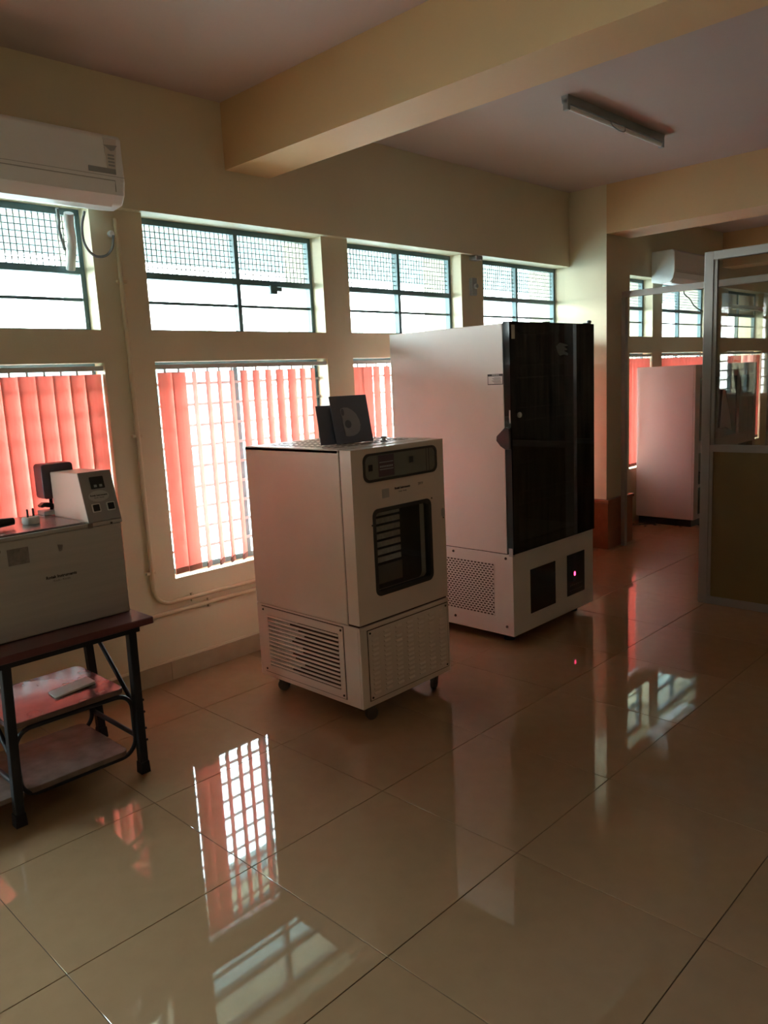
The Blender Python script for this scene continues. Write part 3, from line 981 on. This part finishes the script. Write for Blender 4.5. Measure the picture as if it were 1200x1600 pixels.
MB().lathe([(.014, 0), (.016, -.006), (.012, -.012), (.001, -.013)], (GX0 + .068, GY0 - .004, 1.30), 'y', 16).build('lock', M_LABEL, gd, smooth=True)
box('spirit_strip', M_LABELW, gd, GX0 + .012, GX0 + .042, GY0 - .0052, GY0 - .004, GT - .085, GT - .012)
# hand smear on the glass, three finger strokes
sm = MB()
sm.prism([(3.945, 1.665), (3.985, 1.685), (4.06, 1.675), (4.075, 1.668), (4.03, 1.662), (4.065, 1.650), (4.06, 1.642), (4.03, 1.640), (4.075, 1.625), (4.07, 1.612), (4.03, 1.618), (3.985, 1.612), (3.96, 1.632)], 'y', GY0 - .0046, GY0 - .0041)
sm.build('smear', mat('smear_film', (0.10, 0.10, 0.10), 0.6), gd)
# inside: lamp strip, wire shelves with price rails
for k, z in enumerate((0.78, 1.02, 1.26, 1.50)):
    s_ = empty('wire_shelf', (0, 0, 0))
    s_.parent = gc
    s_.location = -WORLD[gc.name]
    WORLD[s_.name] = Vector()
    wr = MB()
    for i in range(18):
        xx = GX0 + .06 + i * (GX1 - GX0 - .12) / 17
        wr.box(xx - .002, xx + .002, DG + .05, GY1 - .08, z - .002, z + .002)
        wr.box(xx - .002, xx + .002, DG + .045, DG + .049, z - .002, z + .07)
    wr.build('wires', M_LINER, s_)
    rm = MB().box(GX0 + .04, GX1 - .04, DG + .04, DG + .05, z - .006, z + .002).box(GX0 + .04, GX1 - .04, DG + .04, DG + .05, z + .066, z + .072)
    rm.build('rail', M_LINER, s_)
box('air_duct', M_LINER, gc, GX0 + .10, GX0 + .28, GY1 - .085, GY1 - .052, GS + .10, GT - .08, 0.004)
box('air_duct', M_LINER, gc, GX0 + .52, GX0 + .66, GY1 - .085, GY1 - .052, GS + .10, GT - .08, 0.004)
box('evaporator_cover', M_LINER, gc, GX0 + .05, GX0 + .42, DG + .06, DG + .16, GT - .17, GT - .05, 0.004)
# rating label on the side
rl = MB().box(GX0 - .001, GX0 + .001, 2.487, 2.588, 1.468, 1.525)
rl = rl.build('warning_label', M_LABELW, gc)
MB().ring([(2.487, 1.468), (2.588, 1.468), (2.588, 1.525), (2.487, 1.525)], [(2.491, 1.472), (2.585, 1.472), (2.585, 1.513), (2.491, 1.513)], 'x', GX0 - .0016, GX0 - .0009).build('border', M_INK, rl)
text('WARNING', 0.010, M_LABELW, rl, (GX0 - .0018, 2.535, 1.519), LEFT)
ll = MB()
for i in range(6):
    ll.box(GX0 - .0014, GX0 - .0009, 2.497 + (i % 3) * .002, 2.545 + (i * 7 % 5) * .004, 1.476 + i * .0058, 1.4785 + i * .0058)
ll.build('print', M_INKG, rl)
# perforated vent plate
VY0, VY1, VZ0, VZ1 = 2.580, 3.03, .155, .462
box('vent_back', M_SEAM, lb, GX0 - .0006, GX0 + .001, VY0, VY1, VZ0, VZ1)
vt = MB()
rows = 22
dz = (VZ1 - VZ0) / rows
for i in range(rows):
    z = VZ0 + i * dz
    vt.box(GX0 - .0022, GX0 - .0007, VY0, VY1, z, z + dz * .42)
    y = VY0 + (.0125 if i % 2 else 0)
    while y < VY1 - .005:
        vt.box(GX0 - .0022, GX0 - .0007, y, y + .008, z + dz * .42, z + dz)
        y += .025
vt.build('perforated_vent', M_POWDER, lb)['kind'] = 'stuff'
for yy in (2.495, 2.870):
    for zz in (.108, .505):
        MB().lathe([(.008, 0), (.007, -.004)], (GX0, yy, zz), 'x', 12).build('screw', M_SCREW, lb)
cw = box('dark_cover', M_BLACKG, lb, 3.664, 3.926, GY0 + .004, GY0 + .0095, .152, .412)
cx_ = box('controller', M_BLACKG, lb, 4.062, 4.264, GY0 + .004, GY0 + .0095, .158, .416)
text('8', 0.034, M_LED, lb, (4.146, GY0 + .0034, .286), FRONT, name='led_digit', weight=0.002)
sk = MB()
for i in range(7):
    sk.box(4.09 + i * .022, 4.102 + i * .022, GY0 + .003, GY0 + .0042, .215, .222)
    sk.box(4.085 + i * .022, 4.10 + i * .022, GY0 + .003, GY0 + .0042, .185, .189)
sk.build('controller_print', M_INKG, lb)
for xx in (GX0 + .10, GX1 - .09):
    for yy in (GY0 + .11, GY1 - .1):
        MB().lathe([(.035, 0), (.035, .012), (.016, .016), (.016, .057)], (xx, yy, 0), 'z', 14).build('foot', M_BLACK, gc, smooth=True)

# ------------------------------------------------------------------ table with step shelves
tt = empty('metal_table', (1.1, 3.0, 0), 'small black metal table with maroon top and two worn step shelves, under the steel tank', 'table')
TZ = 0.648
MB().box(0.56, 1.462, 2.735, 3.33, TZ - .028, TZ).build('table_top', M_TABLETOP, tt, 0.004)
MB().ring([(.59, 2.775), (1.42, 2.775), (1.42, 3.29), (.59, 3.29)], [(.61, 2.795), (1.40, 2.795), (1.40, 3.27), (.61, 3.27)], 'z', TZ - .058, TZ - .029).build('under_frame', M_FRAME, tt)


def leg(xb, yb, xt, yt):
    s_ = .0165
    l = MB().hexa([(xb - s_, yb - s_, .03), (xb + s_, yb - s_, .03), (xb + s_, yb + s_, .03), (xb - s_, yb + s_, .03)],
                  [(xt - s_, yt - s_, TZ - .03), (xt + s_, yt - s_, TZ - .03), (xt + s_, yt + s_, TZ - .03), (xt - s_, yt + s_, TZ - .03)])
    l = l.build('leg', M_FRAME, tt, 0.003)
    MB().hexa([(xb - .021, yb - .021, 0), (xb + .021, yb - .021, 0), (xb + .021, yb + .021, 0), (xb - .021, yb + .021, 0)],
              [(xb - .019, yb - .019, .05), (xb + .019, yb - .019, .05), (xb + .019, yb + .019, .05), (xb - .019, yb + .019, .05)]).build('rubber_foot', M_FRAME, l, 0.003)


leg(0.892, 2.79, 0.915, 2.80)
leg(1.386, 2.797, 1.394, 2.80)
leg(1.428, 3.245, 1.405, 3.245)
leg(0.86, 3.25, 0.88, 3.245)
SH1, SH2 = .352, .105
MB().prism(rrect(.905, 1.345, 2.80, 3.21, .03, 4), 'z', SH1, SH1 + .022).build('upper_shelf', M_SHELF, tt, 0.003)
MB().prism(rrect(.935, 1.335, 2.80, 3.21, .03, 4), 'z', SH2 - .012, SH2 + .010).build('lower_shelf', M_SHELF2, tt, 0.003)
MB().box(0.62, .925, 2.80, 3.20, SH2 - .012, SH2 + .008).build('side_shelf', M_SHELF2, tt, 0.003)
for yy in (2.812, 3.195):
    pts = rrect(.918, 1.372, SH2 - .02, SH1 - .012, .065, 7)
    MB().tube([(u, yy, v) for u, v in pts], .009, 10, closed=True).build('tube_loop', M_FRAME, tt, smooth=True)
for xx, ya, yb_, za, zb_ in ((1.385, 3.225, 2.815, .15, .15), (.90, 3.225, 2.815, .15, .15)):
    MB().tube([(xx, ya, za), (xx, yb_, zb_)], .010, 10).build('stretcher', M_FRAME, tt, smooth=True)
MB().tube([(1.400, 3.235, .60), (1.392, 2.815, .26)], .009, 10).build('diagonal_brace', M_FRAME, tt, smooth=True)
MB().tube([(.895, 3.235, .60), (.898, 2.815, .26)], .009, 10).build('diagonal_brace', M_FRAME, tt, smooth=True)
for z in (.18, .25, .30, .13):
    MB().lathe([(.005, 0), (.005, .012)], (1.404, 2.797, z), 'x', 8).build('bolt', M_FRAME, tt)
pa = MB()
pa.hexa([(1.115, 2.905, SH1 + .0235), (1.29, 2.935, SH1 + .0235), (1.285, 3.00, SH1 + .0235), (1.12, 2.985, SH1 + .0235)],
        [(1.115, 2.905, SH1 + .0295), (1.29, 2.935, SH1 + .034), (1.285, 3.00, SH1 + .041), (1.12, 2.985, SH1 + .031)])
tag(pa.build('folded_paper', M_PAPER, None, 0.002), 'folded white paper lying on the upper step shelf', 'paper')

# ------------------------------------------------------------------ steel tank on the table
BX0, BX1, BY0, BY1, BZ0, BZ1 = 0.56, 1.443, 2.882, 3.30, TZ + .001, 1.028
wt = empty('steel_tank', ((BX0 + BX1) / 2, (BY0 + BY1) / 2, BZ0), 'grey steel tank with slanted control head, standing on the metal table', 'water bath')
body = MB().box(BX0, BX1, BY0, BY1, BZ0, BZ1 - .012).build('tank_body', M_STEELBOX, wt, 0.004)
MB().box(BX0 - .003, BX1 + .004, BY0 - .004, BY1 + .004, BZ1 - .012, BZ1 + .004).build('rim', M_STEELBOX, wt, 0.003)
MB().box(BX0 + .02, 1.300, BY0 + .012, BY1 - .02, BZ1 + .004, BZ1 + .010).build('lid', M_LID, wt, 0.002)
box('lid_gap', M_SEAM, wt, BX0 + .01, 1.302, BY0 + .004, BY0 + .012, BZ1 + .004, BZ1 + .0055)
# control head: slanted front
hz0, hz1 = BZ1 + .004, 1.222
hx0, hx1 = 1.312, 1.446
MB().prism([(BY0 + .002, hz0), (3.19, hz0), (3.19, hz1 - .006), (2.945, hz1), (2.938, hz1)], 'x', hx0, hx1 - .001).build('control_head', M_CREAM, wt, 0.004)
sl_ = math.atan2(2.938 - BY0 - .002, hz1 - hz0)
ROT = Matrix.Rotation(-sl_, 4, 'X')


def slant(u, v, d):
    """u along x, v up the slanted face, d outwards"""
    y = BY0 + .002 + v * math.sin(sl_) - d * math.cos(sl_)
    z = hz0 + v * math.cos(sl_) + d * math.sin(sl_)
    return (u, y, z)


def slab(pts, d0, d1, name, m, parent):
    n_ = len(pts)
    q = [slant(u, v, d0) for u, v in pts] + [slant(u, v, d1) for u, v in pts]
    return MB().add(q, [tuple(range(n_)), tuple(range(2 * n_ - 1, n_ - 1, -1))] + [(i, i + n_, (i + 1) % n_ + n_, (i + 1) % n_) for i in range(n_)]).build(name, m, parent)


vh = (hz1 - hz0) / math.cos(sl_)
pnl = slab([(hx0, .0), (hx1, .0), (hx1, vh), (hx0, vh)], 0.0, .003, 'control_panel', M_PANELGREY, wt)
slab(rrect(1.352, 1.408, .128, .176, .003, 2), .003, .006, 'display', M_BLACK, pnl)
dg = MB()
for u in (1.364, 1.386):
    q = [(u, .134), (u + .012, .134), (u + .012, .144), (u, .144)]
    slab(q, .006, .0065, 'display_digit', M_GREYP, pnl)
slab(ellipse(1.376, .099, .042, .022), .003, .0036, 'oval_badge', M_LABEL, pnl)
rx = PI / 2 - sl_
text('Rotek Instruments', .0092, M_INK, pnl, slant(1.376, .102, .0038), (rx, 0, 0), weight=.0003)
text('Kochi - Kerala', .0068, M_INK, pnl, slant(1.376, .0925, .0038), (rx, 0, 0))
for u in (1.354, 1.414):
    sw = slab(rrect(u - .017, u + .017, .036, .070, .003, 2), .003, .006, 'rocker_switch', M_LABELW, pnl)
    slab(rrect(u - .0125, u + .0125, .040, .066, .002, 2), .006, .009, 'rocker', M_BLACK, sw)
# markings on the front
text('Rotek Instruments', .0155, M_INK, body, (1.184, BY0 - .0006, .853), FRONT, weight=.0006)
text('Kochi - Kerala', .011, M_INKG, body, (1.184, BY0 - .0006, .838), FRONT)
MB().box(1.00, 1.075, BY0 - .0012, BY0 + .001, .925, .985).build('metal_tag', M_TAG, body)
lt = MB().box(.93, .992, BY0 - .0012, BY0 + .001, .965, .998).build('number_label', M_LABEL, body)
text('19', .026, M_INKG, lt, (.967, BY0 - .0016, .981), FRONT)
MB().prism([(1.182, .972), (1.202, .968), (1.198, .948), (1.188, .945)], 'y', BY0 - .0008, BY0 + .001).build('scuff', M_TAG, body)
MB().box(1.305, 1.325, BY0 - .006, BY0, 1.012, 1.03).build('clasp', M_TAG, wt, .002)
MB().lathe([(.004, 0), (.004, -.004)], (1.40, BY0 - .004, 1.02), 'y', 8).build('screw', M_SCREW, wt)

# things on the tank lid
LZ = BZ1 + .0105
pg = empty('mains_plug', (1.165, 3.06, LZ), 'white three-pin plug lying pins up on the tank lid', 'plug')
MB().lathe([(.030, .0), (.033, .004), (.032, .022), (.029, .027)], (1.165, 3.06, LZ), 'z', 18).build('plug_body', M_LABELW, pg, smooth=True)
for dx in (-.012, .014):
    MB().lathe([(.0042, .027), (.0042, .056), (.002, .058)], (1.165 + dx, 3.06 + dx * .4, LZ), 'z', 10).build('pin', M_SCREW, pg, smooth=True)
hd = empty('black_handle', (1.02, 3.03, LZ), 'black moulded grip lying at the left of the tank lid', 'handle')
MB().lathe([(.004, 0), (.018, .006), (.024, .03), (.020, .055), (.018, .14), (.014, .2), (.004, .205)], (1.095 - .205, 3.03, LZ + .0245), 'x', 14).build('grip', M_BLACK, hd, smooth=True)
st = empty('stirrer_motor', (1.345, 3.24, LZ), 'dark purple-grey motor box on a stem behind the control head', 'stirrer')
MB().prism(rrect(1.282, 1.415, 1.105, 1.248, .014, 4), 'y', 3.198, 3.278).build('motor_housing', M_PURPLE, st, 0.005)
MB().tube([(1.322, 3.235, 1.106), (1.322, 3.235, LZ + .018)], .007, 10).build('stem', M_FRAME, st, smooth=True)
MB().prism([(1.270, 1.080), (1.286, 1.090), (1.310, 1.088), (1.335, 1.078), (1.335, 1.062), (1.310, 1.066), (1.288, 1.072), (1.274, 1.070)], 'y', 3.215, 3.25).build('clamp', M_BLACK, st, .003)
MB().box(1.275, 1.345, 3.20, 3.27, LZ, LZ + .018).build('stand_foot', M_LABEL, st, .003)


# ------------------------------------------------------------------ glazed aluminium partitions
def partition(xp, y_end, y_near, z_top, mid, label, mull):
    """runs along Y at x = xp; far end post at y_end"""
    e = empty('glazed_partition', (xp, (y_end + y_near) / 2, 0), label, 'partition')
    t = .022
    box('post', M_ALU, e, xp - t, xp + t, y_end - .055, y_end, 0, z_top, .002)
    ys = [y_end - .055] + mull
    for yy in mull:
        box('post', M_ALU, e, xp - t, xp + t, yy - .05, yy, 0, z_top - .05, .002)
    prev = y_end - .055
    for yy in mull + [y_near]:
        a, b = (yy, prev)
        box('rail', M_ALU, e, xp - t, xp + t, a, b, z_top - .05, z_top, .002)
        box('rail', M_ALU, e, xp - t, xp + t, a, b, mid - .022, mid + .022, .002)
        box('rail', M_ALU, e, xp - t, xp + t, a, b, .0, .05, .002)
        box('glass_pane', M_PANELG, e, xp - .003, xp + .003, a, b, mid + .022, z_top - .05)
        box('lower_panel', M_LAMIN, e, xp - .009, xp + .009, a, b, .05, mid - .022)
        g_ = MB()
        w_ = .02
        for u0, u1 in ((a, a + w_), (b - w_, b)):
            g_.box(xp - .014, xp + .014, u0, u1, mid + .022, z_top - .05)
            g_.box(xp - .016, xp + .016, u0, u1, .05, mid - .022)
        g_.build('glazing_bead', M_ALU, e)
        prev = yy - .05
    return e


partition(4.92, 1.985, Y0, 2.19, 1.005, 'aluminium partition with glass over an olive panel, at the right edge', [1.05, 0.1])
partition(6.20, 2.02, Y0, 2.15, 0.905, 'further aluminium glazed partition beyond the doorway post', [1.05, 0.1])
dh = empty('doorway_frame', (6.20, 3.2, 0), 'slim aluminium doorway head and jamb fixed against the column', 'door frame')
box('head_rail', M_ALU, dh, 6.178, 6.222, 2.02, 3.185, 2.10, 2.15, .002)
box('jamb', M_ALU, dh, 6.178, 6.222, 3.15, 3.188, 0, 2.10, .002)

# ------------------------------------------------------------------ far wide cabinet
KX0, KX1, KY0, KY1, KT = 7.22, 8.80, 2.985, 3.56, 1.525
kc = empty('wide_cabinet', ((KX0 + KX1) / 2, (KY0 + KY1) / 2, 0), 'wide pinkish laboratory cabinet in the far bay, seen through the doorway', 'cabinet')
kb = MB()
kb.box(KX0, KX0 + .03, KY0 + .02, KY1, .07, KT).box(KX1 - .03, KX1, KY0 + .02, KY1, .07, KT)
kb.box(KX0 + .03, KX1 - .03, KY1 - .03, KY1, .07, KT).box(KX0 + .03, KX1 - .03, KY0 + .02, KY1 - .03, KT - .03, KT)
kb.box(KX0 + .03, KX1 - .03, KY0 + .02, KY1 - .03, .07, .10)
kb.build('body_shell', M_PINKCAB, kc, .004)
box('plinth', M_BLACK, kc, KX0 + .02, KX1 - .02, KY0 + .03, KY1 - .02, 0, .07)
ff = MB()
xs = [KX0, KX0 + .10, KX0 + .36, KX0 + .42, KX0 + 1.03, KX0 + 1.10, KX1 - .06, KX1]
for a, b in ((0, 1), (2, 3), (4, 5), (6, 7)):
    ff.box(xs[a], xs[b], KY0, KY0 + .02, .07, KT)
for a, b in ((1, 2), (3, 4), (5, 6)):
    for z0, z1 in ((.07, .11), (.37, .40), (.70, .81), (1.40, KT)):
        ff.box(xs[a], xs[b], KY0, KY0 + .02, z0, z1)
ff.build('front_frame', M_PINKCAB, kc, .002)
for a, b in ((1, 2), (3, 4), (5, 6)):
    for z0, z1 in ((.11, .37), (.40, .70), (.81, 1.40)):
        box('glass_pane', M_DOORG, kc, xs[a], xs[b], KY0 + .007, KY0 + .012, z0, z1)
box('shelf', M_LINER, kc, KX0 + .03, KX1 - .03, KY0 + .03, KY1 - .03, .745, .76)
# pale cloth hung on the front of it, over the middle pane
cl = MB()
P_ = [(7.86, 1.27), (7.90, 1.27), (8.02, 1.06), (8.10, .86), (7.96, .90), (7.80, .90)]
cl.prism(P_, 'y', KY0 - .012, KY0 - .003)
tag(cl.build('hanging_cloth', M_CLOTH, None, .003), 'pale triangular cloth hanging on the far cabinet front', 'cloth')

print('objects', len(bpy.data.objects))
